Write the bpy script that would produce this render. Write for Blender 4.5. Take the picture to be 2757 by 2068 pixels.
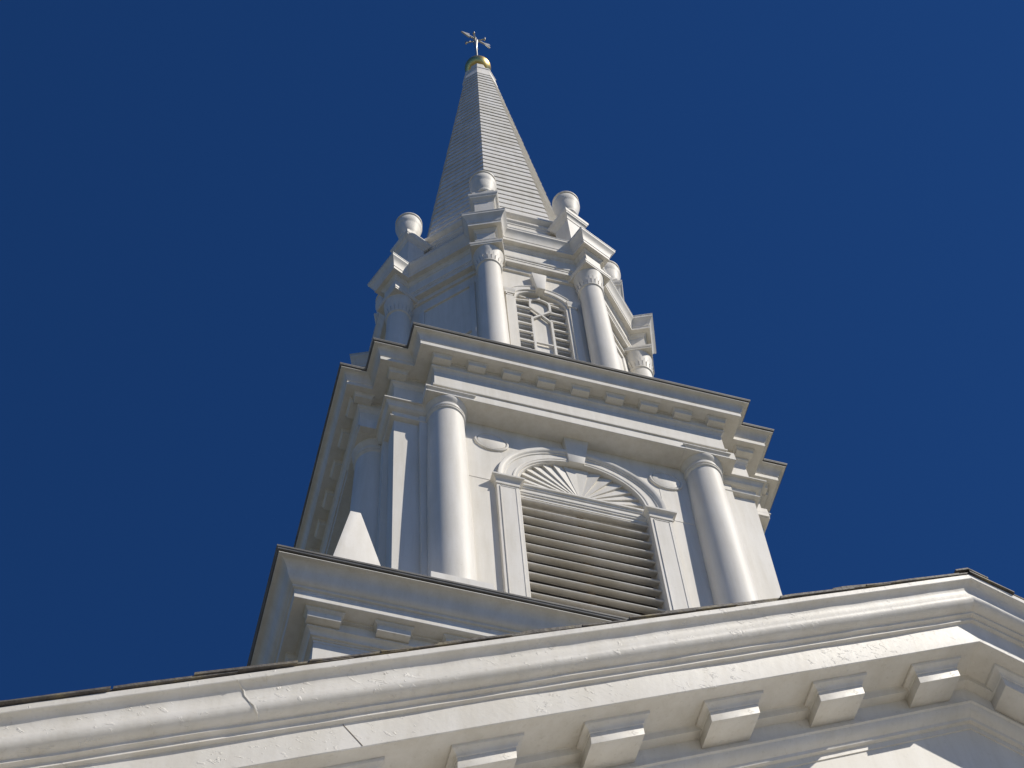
import bpy, bmesh, math, random
from mathutils import Vector, Matrix

# ------------------------------------------------------------------ scene, camera, light
S = bpy.context.scene
C = S.collection
for o in list(bpy.data.objects):
    bpy.data.objects.remove(o, do_unlink=True)
R8 = random.Random(8)
Z0 = 23.1                                   # height of the belfry cornice above the ground; shapes below are written from that level

S.render.engine = 'CYCLES'
S.view_settings.view_transform = 'Standard'
S.view_settings.look = 'None'
S.view_settings.exposure = 0.0
S.view_settings.gamma = 1.0
S.view_settings.use_curve_mapping = False
S.render.resolution_x = 1024
S.render.resolution_y = 768

CX, CY, CZ, YAW, PITCH, ROLL, FOC = -4.2426, -11.8405, -21.4999, 0.351341, 1.136451, -0.096513, 5.0
cd = bpy.data.cameras.new('camera')
cam = bpy.data.objects.new('camera', cd)
C.objects.link(cam)
cy, sy, cp, sp = math.cos(YAW), math.sin(YAW), math.cos(PITCH), math.sin(PITCH)
fwd = Vector((sy * cp, cy * cp, sp))
r0 = Vector((cy, -sy, 0))
u0 = r0.cross(fwd)
rr = math.cos(ROLL) * r0 + math.sin(ROLL) * u0
uu = -math.sin(ROLL) * r0 + math.cos(ROLL) * u0
cam.matrix_world = Matrix(((rr.x, uu.x, -fwd.x, CX), (rr.y, uu.y, -fwd.y, CY), (rr.z, uu.z, -fwd.z, CZ + Z0), (0, 0, 0, 1)))
cd.sensor_fit = 'HORIZONTAL'
cd.sensor_width = 36.0
cd.lens = FOC * 1000 / 2757 * 36.0
cd.clip_start = 0.1
cd.clip_end = 6000
S.camera = cam

SUN_EL = math.radians(44.8)
SUN_AZ = math.radians(48.3)                    # to the right of the façade's normal
to_sun = Vector((math.sin(SUN_AZ) * math.cos(SUN_EL), -math.cos(SUN_AZ) * math.cos(SUN_EL), math.sin(SUN_EL)))
w = bpy.data.worlds.new('World')
S.world = w
w.use_nodes = True
nt = w.node_tree
nt.nodes.clear()
wo = nt.nodes.new('ShaderNodeOutputWorld')
bg = nt.nodes.new('ShaderNodeBackground')
sky = nt.nodes.new('ShaderNodeTexSky')
sky.sky_type = 'NISHITA'
sky.sun_disc = False
sky.sun_elevation = SUN_EL
sky.sun_rotation = math.atan2(to_sun.x, to_sun.y)
sky.altitude = 2500
sky.air_density = 1.0
sky.dust_density = 0.0
sky.ozone_density = 10.0
bg.inputs['Strength'].default_value = 0.082
hs = nt.nodes.new('ShaderNodeHueSaturation')       # the deep, clear blue of a polarised high sky
hs.inputs['Saturation'].default_value = 1.13
hs.inputs['Hue'].default_value = 0.506
nt.links.new(sky.outputs[0], hs.inputs['Color'])
nt.links.new(hs.outputs[0], bg.inputs['Color'])
nt.links.new(bg.outputs[0], wo.inputs['Surface'])

sd = bpy.data.lights.new('sun', 'SUN')
sd.energy = 4.45
sd.angle = math.radians(0.5)
sd.color = (1.0, 0.94, 0.84)
so = bpy.data.objects.new('sun', sd)
C.objects.link(so)
so.rotation_euler = to_sun.to_track_quat('Z', 'Y').to_euler()
so.location = (30, -30, 60)

# ------------------------------------------------------------------ materials
def new_mat(name):
    m = bpy.data.materials.new(name)
    m.use_nodes = True
    t = m.node_tree
    b = t.nodes['Principled BSDF']
    return m, t, b

def N(t, kind, **kw):
    n = t.nodes.new(kind)
    for k, v in kw.items():
        if k in n.inputs:
            n.inputs[k].default_value = v
        else:
            setattr(n, k, v)
    return n

def coords(t):
    return t.nodes.new('ShaderNodeTexCoord').outputs['Object']

def paint(name, col, rough=0.56, flake=0.0, bump=0.15, dirt=0.06):
    m, t, b = new_mat(name)
    co = coords(t)
    b.inputs['Roughness'].default_value = rough
    b.inputs['Specular IOR Level'].default_value = 0.24
    n1 = N(t, 'ShaderNodeTexNoise', Scale=1.3, Detail=6.0, Roughness=0.65)
    t.links.new(co, n1.inputs['Vector'])
    rp = N(t, 'ShaderNodeValToRGB')
    rp.color_ramp.elements[0].position = 0.32
    rp.color_ramp.elements[1].position = 0.68
    rp.color_ramp.elements[0].color = (col[0] * (1 - dirt), col[1] * (1 - dirt * 1.1), col[2] * (1 - dirt * 1.4), 1)
    rp.color_ramp.elements[1].color = (*col, 1)
    t.links.new(n1.outputs['Fac'], rp.inputs['Fac'])
    # fine grime speckle
    n2 = N(t, 'ShaderNodeTexNoise', Scale=38.0, Detail=3.0, Roughness=0.6)
    t.links.new(co, n2.inputs['Vector'])
    r2 = N(t, 'ShaderNodeValToRGB')
    r2.color_ramp.elements[0].position = 0.22
    r2.color_ramp.elements[1].position = 0.40
    r2.color_ramp.elements[0].color = (0.80, 0.78, 0.74, 1)
    r2.color_ramp.elements[1].color = (1, 1, 1, 1)
    t.links.new(n2.outputs['Fac'], r2.inputs['Fac'])
    mx = N(t, 'ShaderNodeMix', data_type='RGBA', blend_type='MULTIPLY')
    mx.inputs[0].default_value = 0.5 + flake * 0.4
    t.links.new(rp.outputs[0], mx.inputs[6])
    t.links.new(r2.outputs[0], mx.inputs[7])
    ms = N(t, 'ShaderNodeMapping')
    ms.inputs['Scale'].default_value = (7.0, 7.0, 0.55)
    t.links.new(co, ms.inputs['Vector'])
    n3 = N(t, 'ShaderNodeTexNoise', Scale=1.0, Detail=5.0, Roughness=0.7)
    t.links.new(ms.outputs[0], n3.inputs['Vector'])
    r3 = N(t, 'ShaderNodeValToRGB')
    r3.color_ramp.elements[0].position = 0.30
    r3.color_ramp.elements[1].position = 0.62
    r3.color_ramp.elements[0].color = (0.84, 0.82, 0.775, 1)
    r3.color_ramp.elements[1].color = (1, 1, 1, 1)
    t.links.new(n3.outputs['Fac'], r3.inputs['Fac'])
    m3 = N(t, 'ShaderNodeMix', data_type='RGBA', blend_type='MULTIPLY')
    m3.inputs[0].default_value = 0.75
    t.links.new(mx.outputs[2], m3.inputs[6])
    t.links.new(r3.outputs[0], m3.inputs[7])
    t.links.new(m3.outputs[2], b.inputs['Base Color'])
    nb = N(t, 'ShaderNodeTexNoise', Scale=24.0, Detail=5.0, Roughness=0.6)
    t.links.new(co, nb.inputs['Vector'])
    bp = N(t, 'ShaderNodeBump', Strength=bump, Distance=0.006)
    t.links.new(nb.outputs['Fac'], bp.inputs['Height'])
    last = bp
    if flake > 0:
        # chipped, repainted edges: islands of lost paint, in patches
        mp = N(t, 'ShaderNodeMapping')
        mp.inputs['Scale'].default_value = (0.75, 1.0, 1.15)
        t.links.new(co, mp.inputs['Vector'])
        f1 = N(t, 'ShaderNodeTexNoise', Scale=26.0, Detail=4.0, Roughness=0.6, Distortion=0.6)
        t.links.new(mp.outputs[0], f1.inputs['Vector'])
        fr = N(t, 'ShaderNodeValToRGB')
        fr.color_ramp.elements[0].position = 0.60
        fr.color_ramp.elements[1].position = 0.66
        t.links.new(f1.outputs['Fac'], fr.inputs['Fac'])
        f2 = N(t, 'ShaderNodeTexNoise', Scale=2.1, Detail=3.0)
        t.links.new(co, f2.inputs['Vector'])
        f2r = N(t, 'ShaderNodeValToRGB')
        f2r.color_ramp.elements[0].position = 0.42
        f2r.color_ramp.elements[1].position = 0.60
        t.links.new(f2.outputs['Fac'], f2r.inputs['Fac'])
        mu = N(t, 'ShaderNodeMath', operation='MULTIPLY')
        t.links.new(fr.outputs[0], mu.inputs[0])
        t.links.new(f2r.outputs[0], mu.inputs[1])
        b2 = N(t, 'ShaderNodeBump', Strength=flake, Distance=0.010, invert=False)
        t.links.new(mu.outputs[0], b2.inputs['Height'])
        t.links.new(bp.outputs[0], b2.inputs['Normal'])
        last = b2
    t.links.new(last.outputs[0], b.inputs['Normal'])
    return m

M = {}
WHITE = (0.81, 0.78, 0.72)
M['paint'] = paint('white_paint', WHITE)
M['old_paint'] = paint('weathered_white_paint', (0.78, 0.75, 0.69), rough=0.5, flake=0.38, bump=0.22, dirt=0.07)
M['louver_paint'] = paint('louver_paint', (0.78, 0.755, 0.71), rough=0.6, dirt=0.2)
M['grey_paint'] = paint('grey_paint', (0.68, 0.69, 0.70), rough=0.5, dirt=0.1)
M['shingle'] = paint('spire_board_paint', (0.83, 0.81, 0.77), rough=0.5, dirt=0.13)

def plain(name, col, rough, metal=0.0, var=0.25, scale=6.0, bump=0.0):
    m, t, b = new_mat(name)
    co = coords(t)
    b.inputs['Roughness'].default_value = rough
    b.inputs['Metallic'].default_value = metal
    n = N(t, 'ShaderNodeTexNoise', Scale=scale, Detail=6.0, Roughness=0.6)
    t.links.new(co, n.inputs['Vector'])
    rp = N(t, 'ShaderNodeValToRGB')
    rp.color_ramp.elements[0].position = 0.3
    rp.color_ramp.elements[1].position = 0.7
    rp.color_ramp.elements[0].color = (*[c * (1 - var) for c in col], 1)
    rp.color_ramp.elements[1].color = (*[min(1, c * (1 + var)) for c in col], 1)
    t.links.new(n.outputs['Fac'], rp.inputs['Fac'])
    t.links.new(rp.outputs[0], b.inputs['Base Color'])
    if bump:
        bp = N(t, 'ShaderNodeBump', Strength=bump, Distance=0.01)
        t.links.new(n.outputs['Fac'], bp.inputs['Height'])
        t.links.new(bp.outputs[0], b.inputs['Normal'])
    return m

M['flashing'] = plain('grey_metal_flashing', (0.21, 0.20, 0.18), 0.55, 0.0, 0.3, 3.0)
M['gap'] = plain('dark_gap', (0.02, 0.02, 0.02), 0.9)
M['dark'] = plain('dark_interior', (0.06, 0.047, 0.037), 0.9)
M['brown'] = plain('aged_wood', (0.22, 0.18, 0.14), 0.8, 0.0, 0.3)
M['gold'] = plain('gold_leaf', (0.92, 0.64, 0.22), 0.36, 1.0, 0.12, 9.0)
M['silver'] = plain('weathered_gilt', (0.72, 0.68, 0.58), 0.32, 1.0, 0.15, 12.0)
M['grass'] = plain('lawn', (0.085, 0.085, 0.055), 0.9, 0.0, 0.4, 2.0)
M['paving'] = plain('pale_bounce_paving', (0.50, 0.475, 0.42), 0.8, 0.0, 0.12, 1.2)  # pale tone chosen so the unseen ground throws light upwards
M['asphalt'] = plain('asphalt', (0.055, 0.053, 0.05), 0.85, 0.0, 0.2, 3.0)

def slate():
    m, t, b = new_mat('roof_slate')
    co = coords(t)
    b.inputs['Roughness'].default_value = 0.7
    oi = N(t, 'ShaderNodeTexNoise', Scale=6.0, Detail=8.0, Roughness=0.75)
    t.links.new(co, oi.inputs['Vector'])
    rp = N(t, 'ShaderNodeValToRGB')
    e = rp.color_ramp.elements
    e[0].position = 0.34; e[0].color = (0.045, 0.042, 0.04, 1)
    e[1].position = 0.66; e[1].color = (0.24, 0.20, 0.11, 1)
    x = e.new(0.5); x.color = (0.115, 0.10, 0.085, 1)
    t.links.new(oi.outputs['Fac'], rp.inputs['Fac'])
    t.links.new(rp.outputs[0], b.inputs['Base Color'])
    bp = N(t, 'ShaderNodeBump', Strength=0.6, Distance=0.01)
    n2 = N(t, 'ShaderNodeTexNoise', Scale=30.0, Detail=5.0)
    t.links.new(co, n2.inputs['Vector'])
    t.links.new(n2.outputs['Fac'], bp.inputs['Height'])
    t.links.new(bp.outputs[0], b.inputs['Normal'])
    return m
M['slate'] = slate()

# ------------------------------------------------------------------ mesh helpers (z counted from the belfry cornice)
class MB:
    def __init__(self):
        self.v = []
        self.f = []
    def add(self, vs, fs):
        n = len(self.v)
        self.v += [tuple(p) for p in vs]
        self.f += [tuple(i + n for i in f) for f in fs]
        return self
    def box(self, x0, x1, y0, y1, z0, z1):
        return self.add([(x0, y0, z0), (x1, y0, z0), (x1, y1, z0), (x0, y1, z0), (x0, y0, z1), (x1, y0, z1), (x1, y1, z1), (x0, y1, z1)],
                        [(0, 3, 2, 1), (4, 5, 6, 7), (0, 1, 5, 4), (1, 2, 6, 5), (2, 3, 7, 6), (3, 0, 4, 7)])
    def prism(self, poly, fn0, fn1):
        """poly of 2-D points, mapped by fn0 (one end) and fn1 (other end)"""
        n = len(poly)
        vs = [fn0(p) for p in poly] + [fn1(p) for p in poly]
        fs = [tuple(range(n - 1, -1, -1)), tuple(range(n, 2 * n))]
        fs += [(i, (i + 1) % n, n + (i + 1) % n, n + i) for i in range(n)]
        return self.add(vs, fs)
    def lathe(self, prof, cx, cy, seg=40, cap=True):
        vs = []
        for r, z in prof:
            for k in range(seg):
                a = 2 * math.pi * k / seg
                vs.append((cx + r * math.cos(a), cy + r * math.sin(a), z))
        fs = []
        for i in range(len(prof) - 1):
            for k in range(seg):
                k2 = (k + 1) % seg
                fs.append((i * seg + k, i * seg + k2, (i + 1) * seg + k2, (i + 1) * seg + k))
        if cap:
            fs.append(tuple(range(seg - 1, -1, -1)))
            fs.append(tuple((len(prof) - 1) * seg + k for k in range(seg)))
        return self.add(vs, fs)
    def sweep(self, plan, prof, cap_bottom=False, cap_top=False):
        """moulding round a closed counter-clockwise plan; prof = (out, z) from the bottom up"""
        n = len(plan)
        nor = []
        for i in range(n):
            ax, ay = plan[i]
            bx, by = plan[(i + 1) % n]
            l = math.hypot(bx - ax, by - ay)
            nor.append(((by - ay) / l, -(bx - ax) / l))
        vs = []
        for o, z in prof:
            for i in range(n):
                n0, n1 = nor[i - 1], nor[i]
                k = 1 + n0[0] * n1[0] + n0[1] * n1[1]
                vs.append((plan[i][0] + o * (n0[0] + n1[0]) / k, plan[i][1] + o * (n0[1] + n1[1]) / k, z))
        fs = []
        for j in range(len(prof) - 1):
            for i in range(n):
                i2 = (i + 1) % n
                fs.append((j * n + i, j * n + i2, (j + 1) * n + i2, (j + 1) * n + i))
        if cap_bottom:
            fs.append(tuple(range(n - 1, -1, -1)))
        if cap_top:
            fs.append(tuple((len(prof) - 1) * n + i for i in range(n)))
        return self.add(vs, fs)
    def tube(self, p, q, r0, r1=None, seg=10):
        r1 = r0 if r1 is None else r1
        p, q = Vector(p), Vector(q)
        d = (q - p).normalized()
        a = d.orthogonal().normalized()
        b = d.cross(a)
        vs = []
        for c, r in ((p, r0), (q, r1)):
            for k in range(seg):
                t = 2 * math.pi * k / seg
                vs.append(c + a * (r * math.cos(t)) + b * (r * math.sin(t)))
        fs = [(k, (k + 1) % seg, seg + (k + 1) % seg, seg + k) for k in range(seg)]
        fs += [tuple(range(seg - 1, -1, -1)), tuple(range(seg, 2 * seg))]
        return self.add(vs, fs)
    def strip(self, pts, y0, y1, half):
        """flat bar of rectangular section following a polyline in x,z; y0 front, y1 back"""
        self.ns = getattr(self, 'ns', 0)
        for (x0, z0), (x1, z1) in zip(pts[:-1], pts[1:]):
            self.ns += 1
            e_ = 0.0006 * (self.ns % 9)
            l = math.hypot(x1 - x0, z1 - z0)
            ex, ez = (x1 - x0) / l * half * 0.9, (z1 - z0) / l * half * 0.9
            nx, nz = -(z1 - z0) / l * half, (x1 - x0) / l * half
            q = [(x0 - ex + nx, z0 - ez + nz), (x0 - ex - nx, z0 - ez - nz), (x1 + ex - nx, z1 + ez - nz), (x1 + ex + nx, z1 + ez + nz)]
            self.prism(q, lambda p: (p[0], y0 - e_, p[1]), lambda p: (p[0], y1 - e_, p[1]))
        return self
    def mesh(self, name, mat, angle=32, bevel=0):
        me = bpy.data.meshes.new(name)
        me.from_pydata([(x, y, z + Z0) for x, y, z in self.v], [], self.f)
        bm = bmesh.new()
        bm.from_mesh(me)
        bmesh.ops.recalc_face_normals(bm, faces=bm.faces)
        if bevel:
            es = [e for e in bm.edges if len(e.link_faces) == 2 and e.calc_face_angle(0) > 0.6]
            bmesh.ops.bevel(bm, geom=es, offset=bevel, segments=2, profile=0.5, affect='EDGES', clamp_overlap=True)
        bm.to_mesh(me)
        bm.free()
        me.polygons.foreach_set('use_smooth', [True] * len(me.polygons))
        me.set_sharp_from_angle(angle=math.radians(angle))
        me.materials.append(M[mat])
        return me
    def build(self, name, mat, parent=None, angle=32, bevel=0):
        return link(name, self.mesh(name, mat, angle, bevel), parent)

def link(name, me, parent=None, mw=None):
    o = bpy.data.objects.new(name, me)
    C.objects.link(o)
    if parent:
        o.parent = parent
    if mw is not None:
        o.matrix_local = mw
    return o

def rotz(a):
    """turn about the tower's axis"""
    return Matrix.Rotation(a, 4, 'Z')

def rotmesh(mb, a):
    c, s = math.cos(a), math.sin(a)
    mb.v = [(x * c - y * s, x * s + y * c, z) for x, y, z in mb.v]
    return mb

def arc(cx, cz, r, a0, a1, n):
    return [(cx + r * math.cos(a0 + (a1 - a0) * i / n), cz + r * math.sin(a0 + (a1 - a0) * i / n)) for i in range(n + 1)]

def label(o, text):
    o['label'] = text
    return o

HALFPI = math.pi / 2

def batter(mb, both=False):
    """the belfry stage narrows very slightly towards its foot"""
    q = []
    for x, y, z in mb.v:
        k = 1 + 0.0062 * min(0.0, z + 1.0)
        q.append((x * k, y * k if both else y, z))
    mb.v = q
    return mb

# ------------------------------------------------------------------ the setting
def sheet(name, x0, x1, y0, y1, z, mat):
    mb = MB().add([(x0, y0, z - Z0), (x1, y0, z - Z0), (x1, y1, z - Z0), (x0, y1, z - Z0)], [(0, 1, 2, 3)])
    o = mb.build(name, mat)
    o['kind'] = 'structure'
    return o
sheet('lawn', -2500, 2500, -2500, 2500, 0.0, 'grass')
sheet('street', -300, 300, -48, -26, 0.004, 'asphalt')
sheet('bounce_pavement', -9, 9, -25.5, -7.6, 0.004, 'paving')  # added patch out of view, sized and kept pale to bounce light onto soffits

# ------------------------------------------------------------------ the church
church = bpy.data.objects.new('church', None)
C.objects.link(church)
church['label'] = 'tall white wooden church with columned belfry, octagonal lantern and pointed spire above a slate-roofed pediment'
church['category'] = 'church'

SL = 0.6068                                   # slope of the pediment and roof

# ---- nave and portico body (below and behind the picture)
nave = MB()
nave.box(-7.5, 7.5, -3.2, 24, -Z0, -17.5)
nave.prism([(-7.5, -17.5), (7.5, -17.5), (0, -17.5 + 7.5 * SL + 0.05)], lambda p: (p[0], -3.2, p[1] - 0.25), lambda p: (p[0], 24, p[1] - 0.25))
nave = nave.build('nave', 'paint', church)

portico = MB()
XE = 8.2
portico.box(-7.4, 7.4, -6.95, -3.2, -18.5, -17.72)                        # entablature of the portico
ty = -6.890
for k, (z0, z1) in enumerate(((0, 0),)):
    portico.prism([(-7.3, -17.72), (7.3, -17.72), (0, -17.72 + 7.3 * SL)], lambda p: (p[0], ty, p[1]), lambda p: (p[0], ty + 0.25, p[1]))
portico.box(-7.4, 7.4, -7.2, -3.2, -Z0, -Z0 + 0.35)
portico.box(-7.6, 7.6, -7.5, -7.2, -Z0, -Z0 + 0.18)
portico = portico.build('portico', 'paint', church)
colp = MB().lathe([(0.36, -Z0 + 0.35), (0.36, -Z0 + 0.5), (0.33, -Z0 + 0.55), (0.30, -21), (0.26, -18.8), (0.30, -18.75), (0.33, -18.6), (0.33, -18.5)], 0, -6.55, 28).mesh('column', 'paint')
for x in (-6.6, -4.0, -1.4, 1.4, 4.0, 6.6):
    link('column', colp, portico, Matrix.Translation((x, 0, 0)))

# ---- raking cornice of the pediment: profile in (y, z at the apex), sheared along the slope
rake_prof = [(-6.93, -12.575), (-7.428, -12.553), (-7.430, -12.558), (-7.427, -12.589), (-7.424, -12.593), (-7.414, -12.596)]
rake_prof += [(-7.404, -12.601), (-7.393, -12.611), (-7.385, -12.625), (-7.379, -12.643), (-7.376, -12.662),
              (-7.3755, -12.683), (-7.376, -12.702), (-7.372, -12.720), (-7.363, -12.736), (-7.349, -12.748), (-7.331, -12.756), (-7.316, -12.759)]
rake_prof += [(-7.313, -12.762), (-7.313, -12.779), (-7.289, -12.782), (-7.287, -12.787), (-7.288, -12.809), (-7.268, -12.812), (-7.266, -12.818),
              (-7.260, -12.988), (-7.256, -12.992), (-7.045, -12.992), (-7.040, -12.998), (-7.040, -13.045), (-6.985, -13.047), (-6.983, -13.158),
              (-6.993, -13.160), (-6.995, -13.176), (-6.984, -13.184), (-6.977, -13.205), (-6.957, -13.228), (-6.932, -13.243), (-6.926, -13.262), (-6.905, -13.264), (-6.898, -13.30), (-6.86, -13.30)]
def dense(p, a, b, m):
    """Catmull-Rom refinement of the curved run p[a..b]"""
    out = p[:a]
    for i in range(a, b):
        p0, p1, p2, p3 = p[i - 1], p[i], p[i + 1], p[i + 2]
        for k in range(m):
            t = k / m
            out.append(tuple(0.5 * (2 * q1 + (q2 - q0) * t + (2 * q0 - 5 * q1 + 4 * q2 - q3) * t * t + (3 * q1 - q0 - 3 * q2 + q3) * t ** 3) for q0, q1, q2, q3 in zip(p0, p1, p2, p3)))
    return out + p[b:]
rake_ctrl = rake_prof
rake_prof = dense(rake_prof, 5, 17, 3)
rk = MB()
nx = 260
vs = []
rw = random.Random(3)
def wave(x, y, z):
    g = 0.0 if z > -12.761 else (1.7 if z > -12.81 else 3.1)
    am = 0.0016 if z > -12.995 else 0.0006
    return am * (math.sin(x * 2.1 + g) + 0.6 * math.sin(x * 7.3 + 2 * g) + 0.3 * math.sin(x * 19.0 + z * 25))
for i in range(nx + 1):
    x = -XE + 2 * XE * i / nx
    for j, (y, z) in enumerate(rake_prof):
        wy = wave(x, y, z) + rw.uniform(-1, 1) * 0.0003
        vs.append((x, y + wy, z - SL * abs(x) + wy * 0.7))
n = len(rake_prof)
fs = []
for i in range(nx):
    for j in range(n - 1):
        fs.append((i * n + j, i * n + j + 1, (i + 1) * n + j + 1, (i + 1) * n + j))
rk.add(vs, fs)
rake = rk.build('raking_cornice', 'old_paint', portico, angle=28)

# old butt joints in the cornice boards
def joint(xa, xb, j0, j1, w_, mat, name, proud):
    mb = MB()
    seq = dense(rake_ctrl, 5, 17, 3)[j0:(j0 + (j1 - j0) * 3 - 1)] if j0 < 10 else rake_ctrl[j0:j1 + 1]
    vs = []
    m_ = len(seq)
    for k, (y, z) in enumerate(seq):
        t = k / (m_ - 1)
        x = xa + (xb - xa) * t + 0.0035 * math.sin(k * 0.27) + 0.0012 * math.sin(k * 0.8)
        for s_, pr in ((-1, 0.0), (-0.4, proud), (0.4, proud), (1, 0.0)):
            xx = x + s_ * w_
            wy = wave(xx, y, z)
            vs.append((xx, y + wy - pr - 0.0012, z + wy * 0.7 - SL * abs(xx) - pr * 0.3))
    fs = []
    for k in range(m_ - 1):
        for s_ in range(3):
            fs.append((k * 4 + s_, k * 4 + s_ + 1, (k + 1) * 4 + s_ + 1, (k + 1) * 4 + s_))
    mb.add(vs, fs)
    return mb.build(name, mat, portico)
joint(-3.955, -3.835, 4, 17, 0.0045, 'old_paint', 'cornice_seam', 0.003)
joint(-3.475, -3.385, 24, 25, 0.0022, 'brown', 'cornice_seam', 0.001)

# modillion blocks under the raking corona
def rake_block():
    mb = MB()
    hw = 0.137
    def fr(x0, x1, y0, y1, z0, z1, zb=None):
        # plumb sides, top and bottom following the slope (left rake)
        sh = lambda x: SL * x
        vs = []
        for z in (z0, z1):
            for x, y in ((x0, y0), (x1, y0), (x1, y1), (x0, y1)):
                vs.append((x, y, z + sh(x)))
        mb.add(vs, [(0, 3, 2, 1), (4, 5, 6, 7), (0, 1, 5, 4), (1, 2, 6, 5), (2, 3, 7, 6), (3, 0, 4, 7)])
    fr(-hw, hw, -7.150, -6.985, -13.130, -13.046)
    # crown moulding of the block
    prev = None
    pr = [(0.0, -13.052), (0.005, -13.049), (0.006, -13.037), (0.012, -13.025), (0.024, -13.015), (0.031, -13.011), (0.033, -12.9925)]
    rings = []
    for o, z in pr:
        rings.append([(-hw - o, -6.985, z), (-hw - o, -7.150 - o, z), (hw + o, -7.150 - o, z), (hw + o, -6.985, z)])
    vs = [(x, y, z + SL * x) for r_ in rings for x, y, z in r_]
    fs = [(i * 4 + k, i * 4 + k + 1, (i + 1) * 4 + k + 1, (i + 1) * 4 + k) for i in range(len(rings) - 1) for k in range(3)]
    mb.add(vs, fs)
    return mb
blkL = rake_block().mesh('modillion', 'old_paint', bevel=0.002)
mbR = rake_block()
mbR.v = [(-x, y, z) for x, y, z in mbR.v]
blkR = mbR.mesh('modillion', 'old_paint', bevel=0.002)
for k in range(13):
    x = 0.268 + 0.6345 * k
    link('modillion', blkL, portico, Matrix.Translation((-x, 0, -SL * x)))
    link('modillion', blkR, portico, Matrix.Translation((x, 0, -SL * x)))

# ---- slate roof over portico and nave
rs = MB()
rg = random.Random(21)
cl = 0.243                                    # course length along x
inv = 1 / math.hypot(1, SL)
for side in (-1, 1):
    for k in range(34):
        xl = (k + 1) * cl + rg.uniform(-0.02, 0.02)
        xu = max(0.0, k * cl - 0.17)
        y = -7.434 + rg.uniform(-0.014, 0.008)
        for c in range(9):
            wdt = rg.uniform(0.2, 0.33) if c < 8 else 30.0
            jx = rg.uniform(-0.05, 0.05) if c < 8 else 0
            th = rg.uniform(0.011, 0.019)
            lift = rg.uniform(0.0, 0.010)
            zl = -12.545 - SL * (xl + jx) + lift
            zu = -12.556 - SL * xu + 0.006
            if xu == 0:
                zu = -12.545
            jy = rg.uniform(-0.004, 0.004)
            a, b = side * (xl + jx), side * xu
            mid = side * (xl + jx - 0.07)
            zm = zl + (zu - zl) * 0.07 / (xl + jx - xu) + rg.uniform(-0.004, 0.005)
            y1 = y + wdt - 0.006
            top = [(a, zl + th), (mid, zm + th), (b, zu + th)]
            bot = [(a, zl), (mid, zm), (b, zu)]
            vs = []
            for yy, e_ in ((y + jy, rg.uniform(-0.006, 0.006)), (y1, 0)):
                vs += [(p[0], yy + e_ * (i == 0), p[1]) for i, p in enumerate(bot)] + [(p[0], yy - e_ * (i == 1), p[1]) for i, p in enumerate(top)]
            rs.add(vs, [(0, 1, 4, 3), (1, 2, 5, 4), (6, 9, 10, 7), (7, 10, 11, 8), (0, 3, 9, 6), (2, 8, 11, 5), (3, 4, 10, 9), (4, 5, 11, 10), (0, 6, 7, 1), (1, 7, 8, 2)])
            y += wdt
roof = rs.build('slate_roof', 'slate', church, angle=20)
rc = MB()
yy = -7.440
while yy < 23.5:
    l = rg.uniform(0.26, 0.34) if yy < -3 else 3.0
    h_ = rg.uniform(-0.004, 0.004) + (0.004 if int(yy * 3) % 2 else 0)
    for s_ in (-1, 1):
        w1 = rg.uniform(0.09, 0.125)
        rc.add([(0, yy, -12.512 + h_), (s_ * w1, yy, -12.512 + h_ - w1 * SL), (s_ * w1, yy + l, -12.514 - w1 * SL + h_), (0, yy + l, -12.514 + h_),
                (0, yy, -12.496 + h_), (s_ * w1, yy, -12.498 + h_ - w1 * SL), (s_ * w1, yy + l, -12.500 - w1 * SL + h_), (0, yy + l, -12.498 + h_)],
               [(0, 1, 2, 3), (4, 5, 6, 7), (0, 1, 5, 4), (1, 2, 6, 5), (2, 3, 7, 6)])
    yy += l + 0.004
rc.build('ridge_cap', 'slate', roof)

# ------------------------------------------------------------------ tower base and its cornice
HB = 3.085
base_plan = [(-HB, -HB), (HB, -HB), (HB, HB), (-HB, HB)]
tb = MB()
tb.sweep(base_plan, [(-0.004, -19.0), (-0.004, -7.5)])
tower = tb.build('tower_base', 'paint', church)
lc = MB()
lc_prof = [(-0.02, -7.801), (0.0, -7.80), (0.0, -7.765), (0.012, -7.762), (0.014, -7.745), (0.036, -7.742), (0.038, -7.725), (0.044, -7.712), (0.056, -7.697), (0.073, -7.686), (0.082, -7.682), (0.083, -7.664), (0.070, -7.662),
           (0.070, -7.545), (0.100, -7.542), (0.100, -7.521), (0.236, -7.520), (0.2385, -7.516), (0.240, -7.425), (0.246, -7.418), (0.246, -7.402),
           (0.258, -7.398), (0.268, -7.388), (0.270, -7.376), (0.266, -7.366), (0.275, -7.360),
           (0.290, -7.352), (0.308, -7.335), (0.322, -7.312), (0.332, -7.286), (0.341, -7.255), (0.354, -7.226), (0.372, -7.204), (0.392, -7.184), (0.416, -7.172), (0.438, -7.168), (0.442, -7.166), (0.443, -7.158), (0.439, -7.155)]
lc.sweep(base_plan, lc_prof)
lc.build('cornice', 'paint', tower, angle=30)
g = MB().sweep(base_plan, [(0.434, -7.157), (0.434, -7.132)])
g.build('drip_gap', 'gap', tower)
fl = MB().sweep(base_plan, [(0.41, -7.138), (0.456, -7.138), (0.459, -7.134), (0.462, -7.116), (0.468, -7.114), (0.472, -7.096), (0.466, -7.092), (0.30, -7.090), (-0.5, -6.98)], cap_bottom=False, cap_top=True)
fl.build('flashing', 'flashing', tower)

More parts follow.
